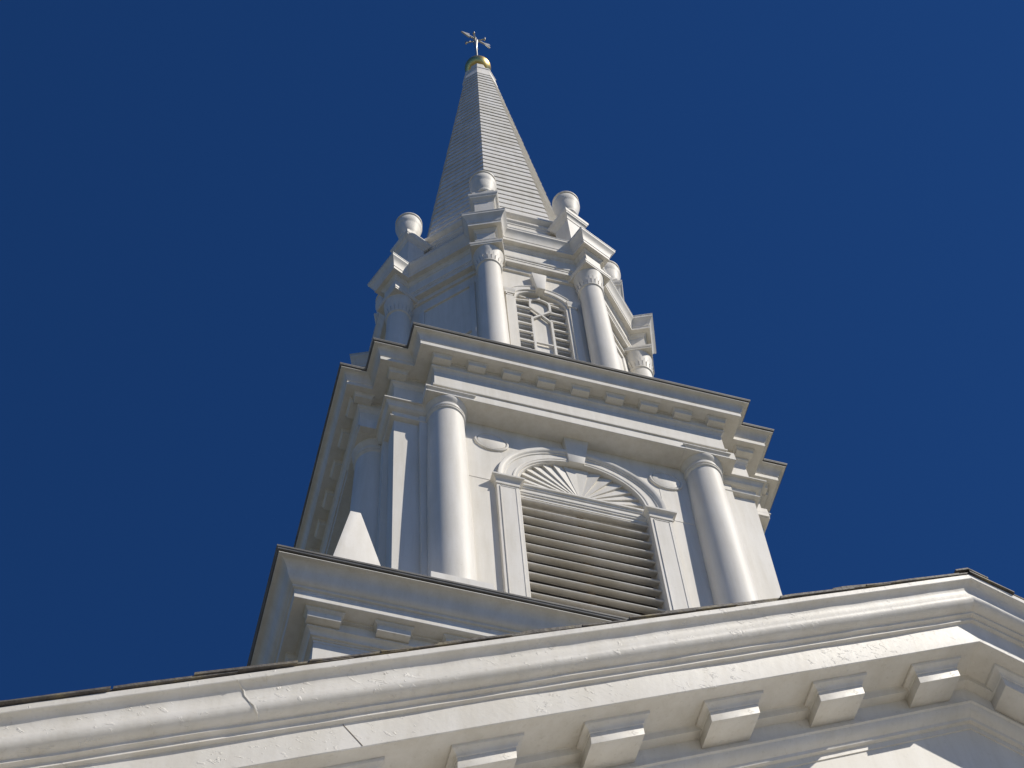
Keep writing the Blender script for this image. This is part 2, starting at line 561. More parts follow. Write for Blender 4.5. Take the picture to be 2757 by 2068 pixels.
def level_block(hw, y_back, y_front, ztop, zbot, crown, zc):
    mb = MB()
    # block with a softly rounded lower front edge
    prof = [(y_back, zbot), (y_front + 0.010, zbot), (y_front + 0.003, zbot + 0.003), (y_front, zbot + 0.010), (y_front, zc), (y_back, zc)]
    mb.prism(prof, lambda p: (-hw, p[0], p[1]), lambda p: (hw, p[0], p[1]))
    pr = [(0.0, zc - 0.004), (0.006, zc), (crown * 0.45, zc + 0.008), (crown * 0.85, zc + 0.014), (crown, zc + 0.017), (crown, ztop)]
    rings = [[(-hw - o, y_back, z), (-hw - o, y_front - o, z), (hw + o, y_front - o, z), (hw + o, y_back, z)] for o, z in pr]
    vs = [p for r_ in rings for p in r_]
    fs = [(i * 4 + k, i * 4 + k + 1, (i + 1) * 4 + k + 1, (i + 1) * 4 + k) for i in range(len(rings) - 1) for k in range(3)]
    return mb.add(vs, fs)
bm_ = level_block(0.150, -3.150, -3.243, -7.5205, -7.648, 0.026, -7.562).mesh('modillion', 'paint', bevel=0)
for a in (0, HALFPI, -HALFPI):
    for k in range(10):
        x = -3.03 + 0.6215 * k + (0.6215 * 0 + 0.23 if False else 0)
        x = -3.028 + (6.056 / 9) * k if False else -3.030 + 0.622 * k
        if x > 3.0:
            continue
        link('modillion', bm_, tower, rotz(a) @ Matrix.Translation((x, 0, 0)))

# corner pedestal standing on the tower base (front left one is seen)
ob = MB()
c_, a_, b_ = 2.752, 0.054, 0.364
rings = [(0.374, 0.030, -7.10), (a_, 0.0, -4.823)]
for sx, sy_ in ((-1, -1),):
    vs = []
    for h_, d_, z in rings:
        vs += [(sx * c_ + d_ - h_, sy_ * c_ - h_, z), (sx * c_ + d_ + h_, sy_ * c_ - h_, z), (sx * c_ + d_ + h_, sy_ * c_ + h_, z), (sx * c_ + d_ - h_, sy_ * c_ + h_, z)]
    ob.add(vs, [(0, 1, 5, 4), (1, 2, 6, 5), (2, 3, 7, 6), (3, 0, 4, 7), (4, 5, 6, 7)])
ob_me = ob.mesh('corner_obelisk', 'paint', bevel=0.004)
for k in range(4):
    link('corner_obelisk', ob_me, tower, rotz(k * HALFPI))

# ------------------------------------------------------------------ belfry
HW = 2.306                                    # wall / corner pier
FB, AB = 2.633, 1.872                         # breakout frieze plane, half-width
YW = -2.338                                   # wall between the columns

def cross_plan(h, f, a):
    q = [(-a, -f), (a, -f), (a, -h), (h, -h), (h, -a), (f, -a), (f, a), (h, a), (h, h), (a, h), (a, f), (-a, f), (-a, h), (-h, h), (-h, a), (-f, a), (-f, -a), (-h, -a), (-h, -h), (-a, -h)]
    return q

OW = 0.795                                    # half width of the belfry openings
ZA = -2.420                                   # spring line of the arch
bw = MB()
# four corner piers, with the wall panels set between them
for k in range(4):
    p = MB()
    p.box(-HW + 0.006, -1.95, -HW + 0.006, -1.95, -7.0, -0.3)
    batter(p, True)
    rotmesh(p, k * HALFPI)
    bw.add(p.v, p.f)
def wall_with_arch(y, yb, xh, z0, z1, ow, za, n=28):
    """front wall sheet with an arched hole, plus the reveal"""
    mb = MB()
    ar = arc(0, za, ow, math.pi, 0, n)        # left to right over the top
    edge = [(-ow, z0)] + ar + [(ow, z0)]
    outer = []
    for x, z in edge:
        if z <= z0 + 1e-6:
            outer.append((math.copysign(xh, x), z0))
        elif z <= za + 1e-6:
            outer.append((math.copysign(xh, x), za))
        else:
            a = math.atan2(z - za, x)
            if abs(math.tan(a)) * xh <= (z1 - za):
                outer.append((math.copysign(xh, x), za + abs(math.tan(a)) * xh))
            else:
                outer.append(((z1 - za) / math.tan(a), z1))
    m_ = len(edge)
    # add exact corners by splitting: use a fan where the outer path turns
    vs = [(x, y, z) for x, z in edge] + [(x, y, z) for x, z in outer] + [(x, yb, z) for x, z in edge]
    fs = []
    for i in range(m_ - 1):
        fs.append((i, i + 1, m_ + i + 1, m_ + i))
        fs.append((i, 2 * m_ + i, 2 * m_ + i + 1, i + 1))
        (x0, q0), (x1, q1) = outer[i], outer[i + 1]
        if abs(x0 - x1) > 1e-6 and abs(q0 - q1) > 1e-6:      # corner triangle
            cx_ = x0 if abs(x0) > abs(x1) else x1
            vs.append((cx_, y, z1))
            fs.append((m_ + i, m_ + i + 1, len(vs) - 1))
    mb.add(vs, fs)
    return mb
for k in range(4):
    p = wall_with_arch(YW, -2.10, 1.99, -7.0, -1.0, OW, ZA)
    for x0, x1 in ((-1.70, -1.0), (1.0, 1.66)):
        p.box(x0, x1, YW - 0.005, YW + 0.02, -2.53, -1.13)
    p.add([(-1.99, YW, -7), (-1.99, -2.0, -7), (-1.99, -2.0, -1), (-1.99, YW, -1), (1.99, YW, -7), (1.99, -2.0, -7), (1.99, -2.0, -1), (1.99, YW, -1)], [(0, 1, 2, 3), (4, 5, 6, 7)])
    batter(p)
    rotmesh(p, k * HALFPI)
    bw.add(p.v, p.f)
belfry = bw.build('belfry', 'paint', church)

# entablature: frieze, taenia, cornice round the cross-shaped plan
plan = cross_plan(HW, FB, AB)
en = MB()
prof = [(-0.02, -0.965), (-0.004, -0.962), (-0.002, -0.936), (0.020, -0.932), (0.022, -0.928), (0.022, -0.902), (0.016, -0.898), (-0.006, -0.896), (-0.006, -0.884), (0.0, -0.882), (0.0, -0.500),
        (0.006, -0.496), (0.010, -0.478), (0.020, -0.460), (0.034, -0.447), (0.046, -0.441), (0.048, -0.424), (0.040, -0.422), (0.040, -0.312), (0.060, -0.310), (0.060, -0.2865), (0.232, -0.286), (0.2345, -0.283), (0.236, -0.200),
        (0.244, -0.195), (0.247, -0.184), (0.252, -0.160), (0.258, -0.132), (0.266, -0.104), (0.278, -0.080), (0.294, -0.064), (0.314, -0.056), (0.338, -0.053), (0.342, -0.050), (0.343, -0.041), (0.339, -0.038)]
en.sweep(plan, prof)
en.build('entablature', 'paint', belfry, angle=30)
MB().sweep(plan, [(0.334, -0.040), (0.334, -0.018)]).build('drip_gap', 'gap', belfry)
# roof deck and metal edge
dk = MB().sweep(plan, [(0.31, -0.022), (0.356, -0.022), (0.359, -0.019), (0.361, -0.004), (0.364, -0.002), (0.366, 0.014), (0.360, 0.018)])
dk.add([(-2.66, -2.66, -0.012), (2.66, -2.66, -0.012), (2.66, 2.66, -0.012), (-2.66, 2.66, -0.012)], [(0, 1, 2, 3)])
for k in range(4):
    p = MB().add([(-2.22, -2.985, 0.016), (2.22, -2.985, 0.016), (2.22, -2.5, 0.03), (-2.22, -2.5, 0.03)], [(0, 1, 2, 3)])
    rotmesh(p, k * HALFPI)
    dk.add(p.v, p.f)
dk.build('flashing', 'flashing', belfry)

# corner entablature below the taenia, with the moulded pier cap
for k in range(4):
    p = MB()
    c0 = [(-HW, -HW), (-1.9, -HW), (-1.9, -1.9), (-HW, -1.9)]
    p.sweep(c0, [(-0.02, -1.412), (0.004, -1.411), (0.020, -1.408), (0.038, -1.400), (0.042, -1.390), (0.038, -1.376), (0.012, -1.372), (0.010, -1.262), (0.014, -1.245), (0.040, -1.238), (0.062, -1.228), (0.078, -1.214), (0.084, -1.196), (0.087, -1.178), (0.100, -1.158), (0.106, -1.152), (0.110, -1.136), (0.136, -1.132), (0.140, -1.128), (0.140, -1.108), (0.02, -1.10), (0.003, -0.95)])
    rotmesh(p, k * HALFPI)
    p.build('pier_cap', 'paint', belfry, angle=26)

# beams between the columns (architrave) on each face
ar_ = MB()
prof_y = [(YW + 0.02, -1.127), (-2.638, -1.127), (-2.641, -1.123), (-2.634, -0.936), (YW + 0.02, -0.936)]
arm = MB().prism(prof_y, lambda p: (-1.98, p[0], p[1]), lambda p: (1.98, p[0], p[1])).mesh('architrave', 'paint', bevel=0)
for a in range(4):
    link('architrave', arm, belfry, rotz(a * HALFPI))

# engaged columns with square abacus
YC = -2.378
def belfry_column(xc):
    col = MB()
    sh = [(0.285, -7.0)]
    for i in range(13):
        t = i / 12
        z = -5.55 + t * (5.55 - 1.40)
        sh.append((0.262 - 0.040 * t ** 1.7, z))
    sh += [(0.228, -1.394), (0.240, -1.384), (0.243, -1.372), (0.239, -1.360), (0.228, -1.354), (0.229, -1.342), (0.242, -1.336), (0.246, -1.324), (0.242, -1.312), (0.229, -1.308), (0.228, -1.240),
           (0.220, -1.236), (0.222, -1.232), (0.236, -1.214), (0.252, -1.192), (0.264, -1.170), (0.270, -1.152), (0.271, -1.140), (0.26, -1.134)]
    col.lathe(sh, 0, YC, 56)
    h_ = 0.290
    f = -2.650
    col.sweep([(-h_, f), (h_, f), (h_, -2.2), (-h_, -2.2)], [(-0.004, -1.140), (0.0, -1.137), (0.0, -1.112), (-0.012, -1.108), (-0.012, -1.082), (0.000, -1.062), (0.016, -1.050), (0.020, -1.047), (0.020, -1.030), (-0.01, -1.022), (-0.03, -0.94)], cap_bottom=True, cap_top=True)
    col.box(-0.33, 0.33, -2.735, -2.2, -7.0, -5.56)
    col.v = [(x + xc, y, z) for x, y, z in col.v]
    return batter(col).mesh('column', 'paint', angle=30)
for xc in (-1.672, 1.604):
    colm = belfry_column(xc)
    for a in range(4):
        link('column', colm, belfry, rotz(a * HALFPI))

# modillions: nine on each face, one on each corner piece
mm = level_block(0.112, -2.655, -2.772, -0.2865, -0.378, 0.022, -0.318).mesh('modillion', 'paint')
mc = level_block(0.112, -2.655 + 0.327, -2.772 + 0.327, -0.2865, -0.378, 0.022, -0.318).mesh('modillion', 'paint')
for a in (0, HALFPI, -HALFPI):
    for k in range(9):
        link('modillion', mm, belfry, rotz(a) @ Matrix.Translation((-1.80 + 0.45 * k, 0, 0)))
for sx in (-1, 1):
    link('modillion', mc, belfry, Matrix.Translation((sx * 2.285, 0, 0)))
    link('modillion', mc, belfry, Matrix.Translation((sx * 2.625, 0.434, 0)))

# ---- arched louvred window of each belfry face
def belfry_window(a):
    DX = -0.030 if a == 0 else 0.0
    def put(mb):
        mb.v = [(x + DX, y, z) for x, y, z in mb.v]
        return rotmesh(mb, a)
    # casing: pilasters, imposts, archivolt
    ws = MB()
    for s_ in (-1, 1):
        x0, x1 = sorted((s_ * 0.795, s_ * 1.066))
        ws.box(x0, x1, -2.402, -2.12, -7.0, -2.66)
        # raised field with a bead round it
        xa, xb = sorted((s_ * 0.842, s_ * 1.020))
        ws.box(xa, xb, -2.407, -2.400, -6.6, -2.745)
        for q0, q1 in ((xa - 0.010, xa), (xb, xb + 0.010)):
            ws.box(q0, q1, -2.413, -2.400, -6.6, -2.735)
        ws.box(xa - 0.010, xb + 0.010, -2.413, -2.400, -2.745, -2.735)
        # impost mouldings
        pl = [(min(s_ * 0.792, s_ * 1.070), -2.406), (max(s_ * 0.792, s_ * 1.070), -2.406), (max(s_ * 0.792, s_ * 1.070), -2.15), (min(s_ * 0.792, s_ * 1.070), -2.15)]
        ws.sweep(pl, [(0.0, -2.695), (0.008, -2.692), (0.010, -2.676), (0.002, -2.673), (0.004, -2.634), (0.012, -2.606), (0.028, -2.580), (0.046, -2.567), (0.054, -2.563), (0.057, -2.536), (0.052, -2.531), (-0.05, -2.50)], cap_bottom=True, cap_top=True)
    # archivolt profile (r, y) swept round the half circle, from the inside out
    pr = [(0.790, -2.12), (0.790, -2.352), (0.793, -2.356), (0.822, -2.356), (0.825, -2.362), (0.838, -2.366), (0.850, -2.364), (0.854, -2.352), (0.940, -2.352), (0.944, -2.360), (0.947, -2.366), (0.966, -2.368), (0.972, -2.376), (0.982, -2.388), (0.998, -2.396), (1.034, -2.398), (1.038, -2.394), (1.040, YW + 0.01)]
    nn = 56
    vs, fs = [], []
    for i in range(nn + 1):
        t = math.pi * (1 - i / nn)
        for r_, y in pr:
            vs.append((r_ * math.cos(t), y, ZA + 0.0 + r_ * math.sin(t)))
    k_ = len(pr)
    for i in range(nn):
        for j in range(k_ - 1):
            fs.append((i * k_ + j, i * k_ + j + 1, (i + 1) * k_ + j + 1, (i + 1) * k_ + j))
    ws.add(vs, fs)
    # stilted feet of the archivolt down to the impost
    for s_ in (-1, 1):
        vs = []
        for z in (-2.52, ZA):
            vs += [(s_ * r_, y, z) for r_, y in pr]
        ws.add(vs, [(j, j + 1, k_ + j + 1, k_ + j) for j in range(k_ - 1)])
    surround = put(batter(ws)).build('window_surround', 'paint', belfry, angle=28)
    # keystone
    ks = MB()
    vs = []
    for yb_, yt_ in ((-2.378, -2.436), (YW + 0.02, YW + 0.02)):
        vs += [(-0.110, yb_, -1.640), (0.082, yb_, -1.640), (0.160, yt_, -1.128), (-0.160, yt_, -1.128)]
    ks.add(vs, [(0, 1, 2, 3), (4, 7, 6, 5), (0, 4, 5, 1), (1, 5, 6, 2), (2, 6, 7, 3), (3, 7, 4, 0)])
    put(ks).build('keystone', 'paint', belfry, bevel=0.004)
    # sunburst fan
    fn = MB()
    cz = ZA - 0.01
    n_ = 16
    yb, yf = -2.275, -2.312
    for i in range(n_):
        a0 = math.pi * i / n_
        a1 = math.pi * (i + 1) / n_
        r_ = 0.792
        mid = (a0 + a1) / 2
        lo_is_a0 = mid < math.pi / 2
        y0, y1 = (yf, yb) if lo_is_a0 else (yb, yf)
        if i in (n_ // 2, n_ // 2 - 1):
            y0, y1 = (yb - 0.016, yb - 0.008) if lo_is_a0 else (yb - 0.008, yb - 0.016)
        P0 = (r_ * math.cos(a0), y0, cz + r_ * math.sin(a0))
        P1 = (r_ * math.cos(a1), y1, cz + r_ * math.sin(a1))
        c0 = (0.03 * math.cos(a0), yb - 0.004, cz + 0.03 * math.sin(a0))
        c1 = (0.03 * math.cos(a1), yb - 0.004, cz + 0.03 * math.sin(a1))
        B0 = (P0[0], -2.24, P0[2]); B1 = (P1[0], -2.24, P1[2])
        D0 = (c0[0], -2.24, c0[2]); D1 = (c1[0], -2.24, c1[2])
        fn.add([P0, P1, c1, c0, B0, B1, D1, D0], [(0, 1, 2, 3), (0, 3, 7, 4), (1, 5, 6, 2), (0, 4, 5, 1)])
    put(fn).build('sunburst_fan', 'paint', belfry, angle=8)
    # transom below the fan
    tr = MB()
    prt = [(-2.15, -2.700), (-2.300, -2.700), (-2.303, -2.696), (-2.303, -2.655), (-2.318, -2.648), (-2.318, -2.628), (-2.330, -2.615), (-2.332, -2.555), (-2.345, -2.545), (-2.350, -2.520), (-2.368, -2.508), (-2.370, -2.478), (-2.355, -2.465), (-2.330, -2.458), (-2.15, -2.455)]
    tr.prism(prt, lambda p: (-0.794, p[0], p[1]), lambda p: (0.794, p[0], p[1]))
    batter(tr)
    put(tr).build('transom', 'paint', belfry, angle=26)
    # louvres: each board slopes down and outwards, rounded front edge
    lv = MB()
    rl = random.Random(int(a * 10) + 4)
    z = -2.745
    while z > -6.9:
        dz = rl.uniform(-0.004, 0.004)
        f0, b0 = -2.300, -2.190
        slope = 0.62
        th = 0.030
        pts = [(f0, z - 0.014), (f0 - 0.010, z - 0.006), (f0 - 0.012, z + 0.006), (f0 - 0.004, z + 0.016), (b0, z + th * 0.5 + slope * (b0 - f0)), (b0, z - th * 0.5 + slope * (b0 - f0))]
        lv.prism(pts, lambda p: (-0.800, p[0], p[1] + dz), lambda p: (0.800, p[0], p[1] - dz))
        z -= 0.2075
    louv = put(batter(lv)).build('louvers', 'louver_paint', belfry, angle=40)
    md = MB().box(-0.040, 0.040, -2.200, -2.14, -7.0, -2.7)
    put(md).build('mullion', 'brown', belfry)
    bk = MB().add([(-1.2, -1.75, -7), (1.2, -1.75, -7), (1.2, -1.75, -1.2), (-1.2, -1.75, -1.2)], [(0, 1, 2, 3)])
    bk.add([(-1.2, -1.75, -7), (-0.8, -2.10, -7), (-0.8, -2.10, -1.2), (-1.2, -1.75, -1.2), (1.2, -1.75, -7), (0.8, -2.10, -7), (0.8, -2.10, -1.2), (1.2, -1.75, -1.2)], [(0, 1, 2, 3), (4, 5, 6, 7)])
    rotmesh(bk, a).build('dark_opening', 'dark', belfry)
    # roundels beside the arch
    for s_ in (-1, 1):
        rd = MB()
        prd = [(0.215, 0.0), (0.215, 0.022), (0.205, 0.030), (0.190, 0.030), (0.184, 0.018), (0.178, 0.016), (0.174, 0.026), (0.166, 0.029), (0.0, 0.030)]
        sg = 44
        vs, fs = [], []
        for r_, o in prd:
            for k in range(sg):
                t = 2 * math.pi * k / sg
                vs.append((s_ * 1.100 + r_ * math.cos(t), YW - o, -1.560 + r_ * math.sin(t)))
        for i in range(len(prd) - 1):
            for k in range(sg):
                fs.append((i * sg + k, i * sg + (k + 1) % sg, (i + 1) * sg + (k + 1) % sg, (i + 1) * sg + k))
        rd.add(vs, fs)
        rotmesh(rd, a).build('roundel', 'paint', belfry, angle=30)
for k in (0, 1, 3):
    belfry_window(k * HALFPI)

# ------------------------------------------------------------------ octagonal lantern
def octo(ap):
    r = ap / math.cos(math.pi / 8)
    return [(r * math.cos(-HALFPI - math.pi / 8 + k * math.pi / 4), r * math.sin(-HALFPI - math.pi / 8 + k * math.pi / 4)) for k in range(8)]
VA = [-HALFPI - math.pi / 8 + k * math.pi / 4 for k in range(8)]
AW = 1.858                                    # wall apothem
lt = MB()
WO, WZ = 0.425, 4.600                         # window half width and spring line
for k in range(8):
    hs = AW * math.tan(math.pi / 8)
    if k % 2 == 0:
        p = wall_with_arch(-AW, -1.70, hs, 0.0, 6.9, WO, WZ, 24)
    else:
        p = MB().add([(-hs, -AW, 0), (hs, -AW, 0), (hs, -AW, 6.9), (-hs, -AW, 6.9)], [(0, 1, 2, 3)])
    rotmesh(p, k * math.pi / 4)
    lt.add(p.v, p.f)
lantern = lt.build('lantern', 'paint', church)

# entablature with a ressaut (break) over each column, as one moulded belt
FA, FR, FT = 1.975, 2.328, 0.147              # frieze apothem, frieze radius and half-width of the breaks
bp_ = []
for k in range(8):
    e = (math.cos(VA[k]), math.sin(VA[k]))
    tg = (-e[1], e[0])
    # intersection of the break's side with the neighbouring wall planes: wall plane normal at angle VA -/+ 22.5 deg
    ri = (FA + FT * math.sin(math.pi / 8) * -1) / math.cos(math.pi / 8)
    ri = (FA - FT * math.sin(math.pi / 8)) / math.cos(math.pi / 8)
    for r_, t_ in ((ri, -FT), (FR, -FT), (FR, FT), (ri, FT)):
        bp_.append((e[0] * r_ + tg[0] * t_, e[1] * r_ + tg[1] * t_))
le = MB()
lprof = [(-0.115, 5.843), (0.0, 5.845), (0.002, 5.848), (0.002, 5.945), (0.012, 5.948), (0.012, 6.000), (0.024, 6.004), (0.030, 6.020), (0.030, 6.050), (0.006, 6.055), (0.0, 6.06), (0.0, 6.395),
         (0.010, 6.400), (0.014, 6.425), (0.030, 6.450), (0.046, 6.462), (0.048, 6.490), (0.118, 6.493), (0.120, 6.575), (0.128, 6.580), (0.130, 6.612), (0.138, 6.650), (0.150, 6.695), (0.168, 6.735), (0.190, 6.770), (0.203, 6.790), (0.205, 6.845), (0.200, 6.850)]
le.sweep(bp_, lprof)
le.build('entablature', 'paint', lantern, angle=30)
lf = MB().sweep(bp_, [(0.19, 6.848), (0.211, 6.850), (0.213, 6.868), (0.205, 6.874), (-0.02, 6.90)])
lf.sweep(octo(2.1), [(0, 6.89), (-0.9, 6.90)])
lf.build('flashing', 'grey_paint', lantern)
# fascia band round the wall under the architrave, and belt lower down on the blind faces
bd = MB()
bd.sweep(octo(AW), [(0.0, 5.70), (0.035, 5.702), (0.037, 5.706), (0.037, 5.844)])
bd.build('fascia_band', 'paint', lantern)
for k in (1, 3, 5, 7):
    pnl = MB()
    hs = 0.50
    y = -AW
    for x0, x1, z0, z1 in ((-hs, hs, 5.30, 5.40), (-hs, hs, 1.6, 1.7), (-hs, -hs + 0.09, 1.7, 5.30), (hs - 0.09, hs, 1.7, 5.30), (-hs + 0.09, hs - 0.09, 3.55, 3.66)):
        pnl.box(x0, x1, y - 0.03, y + 0.01, z0, z1)
    rotmesh(pnl, k * math.pi / 4).build('blind_panel', 'paint', lantern, bevel=0.005)

# columns with bell capitals
def lantern_column():
    mb = MB()
    rc_ = 2.140
    sh = [(0.245, 0.0), (0.245, 0.5), (0.23, 0.62), (0.212, 0.7)]
    for i in range(11):
        t = i / 10
        sh.append((0.212 - 0.032 * t ** 1.6, 0.8 + t * (5.19 - 0.8)))
    sh += [(0.186, 5.195), (0.200, 5.205), (0.205, 5.222), (0.200, 5.240), (0.186, 5.248), (0.184, 5.262)]
    mb.lathe(sh, rc_, 0, 40)
    # fluted bell under the abacus: thin leaves standing round it
    bell = [(0.184, 5.262), (0.187, 5.36), (0.194, 5.46), (0.205, 5.55), (0.222, 5.64), (0.238, 5.70), (0.242, 5.748), (0.23, 5.752)]
    mb.lathe(bell, rc_, 0, 40)
    nl = 20
    for i in range(nl):
        a0 = 2 * math.pi * (i + 0.5) / nl
        ca, sa = math.cos(a0), math.sin(a0)
        ta = (-sa, ca)
        sec = [(0.188, 5.262, 0.022), (0.198, 5.31, 0.024), (0.204, 5.37, 0.022), (0.214, 5.43, 0.016), (0.226, 5.47, 0.007), (0.230, 5.48, 0.003)]
        vs = []
        for r_, z, hw_ in sec:
            for q in (-1, 1):
                vs.append((rc_ + ca * r_ + ta[0] * hw_ * q, sa * r_ + ta[1] * hw_ * q, z))
            for q in (1, -1):
                vs.append((rc_ + ca * (r_ - 0.016) + ta[0] * hw_ * q, sa * (r_ - 0.016) + ta[1] * hw_ * q, z))
        m4 = len(sec)
        fs = []
        for j in range(m4 - 1):
            for q in range(4):
                fs.append((j * 4 + q, j * 4 + (q + 1) % 4, (j + 1) * 4 + (q + 1) % 4, (j + 1) * 4 + q))
        fs.append(tuple((m4 - 1) * 4 + q for q in range(4)))
        mb.add(vs, fs)
    # abacus
    h_ = 0.250
    mb.sweep([(rc_ - h_, -h_), (rc_ + h_, -h_), (rc_ + h_, h_), (rc_ - h_, h_)], [(-0.004, 5.748), (0.0, 5.751), (0.0, 5.795), (0.008, 5.800), (0.012, 5.830), (0.010, 5.862), (-0.10, 5.875)], cap_bottom=True, cap_top=True)
    return mb
lcm = lantern_column().mesh('column', 'paint', angle=34)
def ball_finial():
    mb = MB()
    rc_ = 1.930
    h_ = 0.165
    rc_ = 1.945
    mb.sweep([(rc_ - h_, -h_), (rc_ + h_, -h_), (rc_ + h_, h_), (rc_ - h_, h_)], [(0.03, 6.86), (0.03, 7.02), (0.0, 7.06), (0.0, 8.50), (0.012, 8.51), (0.018, 8.55), (0.045, 8.60), (0.066, 8.62), (0.068, 8.66), (0.078, 8.67), (0.088, 8.70), (0.088, 8.765),
             (0.02, 8.785), (0.006, 8.80), (0.006, 8.88), (0.022, 8.90), (0.024, 8.93), (0.008, 8.94), (0.008, 8.96), (0.020, 8.97), (0.020, 9.02), (-0.04, 9.04)], cap_top=True)
    pr_ = [(0.15, 9.03), (0.172, 9.06), (0.172, 9.10), (0.150, 9.13), (0.150, 9.17), (0.166, 9.20), (0.184, 9.28), (0.198, 9.37), (0.208, 9.46)]
    cz = 9.740
    for i in range(0, 9):
        t = -0.95 + i / 8 * 1.20
        pr_.append((0.215 * math.cos(t) + 0.010 + (0.075 * max(0.0, -t) / 0.95), cz + 0.213 * math.sin(t) - 0.07 * max(0.0, -t) / 0.95))
    pr_ += [(0.228, cz + 0.060), (0.238, cz + 0.062), (0.242, cz + 0.072), (0.242, cz + 0.090), (0.236, cz + 0.100)]
    for i in range(0, 10):
        t = 0.40 + i / 9 * (HALFPI - 0.40)
        pr_.append((0.234 * math.cos(t) + 0.001, cz + 0.014 + 0.232 * math.sin(t)))
    mb.lathe(pr_, 1.995, 0, 40)
    return mb
bfm = ball_finial().mesh('ball_finial', 'paint', angle=34)
for k in range(8):
    link('column', lcm, lantern, rotz(VA[k]))
    link('ball_finial', bfm, lantern, rotz(VA[k]))

# attic course between entablature and spire
at = MB().sweep(octo(1.60), [(0.0, 6.87), (0.0, 8.72), (0.012, 8.73), (0.018, 8.77), (0.050, 8.81), (0.055, 8.86), (0.02, 8.88), (0.0, 8.90), (0.0, 8.98), (0.03, 9.00), (0.085, 9.05), (0.095, 9.06), (0.097, 9.13), (0.02, 9.16), (-0.12, 9.20)])
at.build('attic', 'paint', lantern, angle=28)

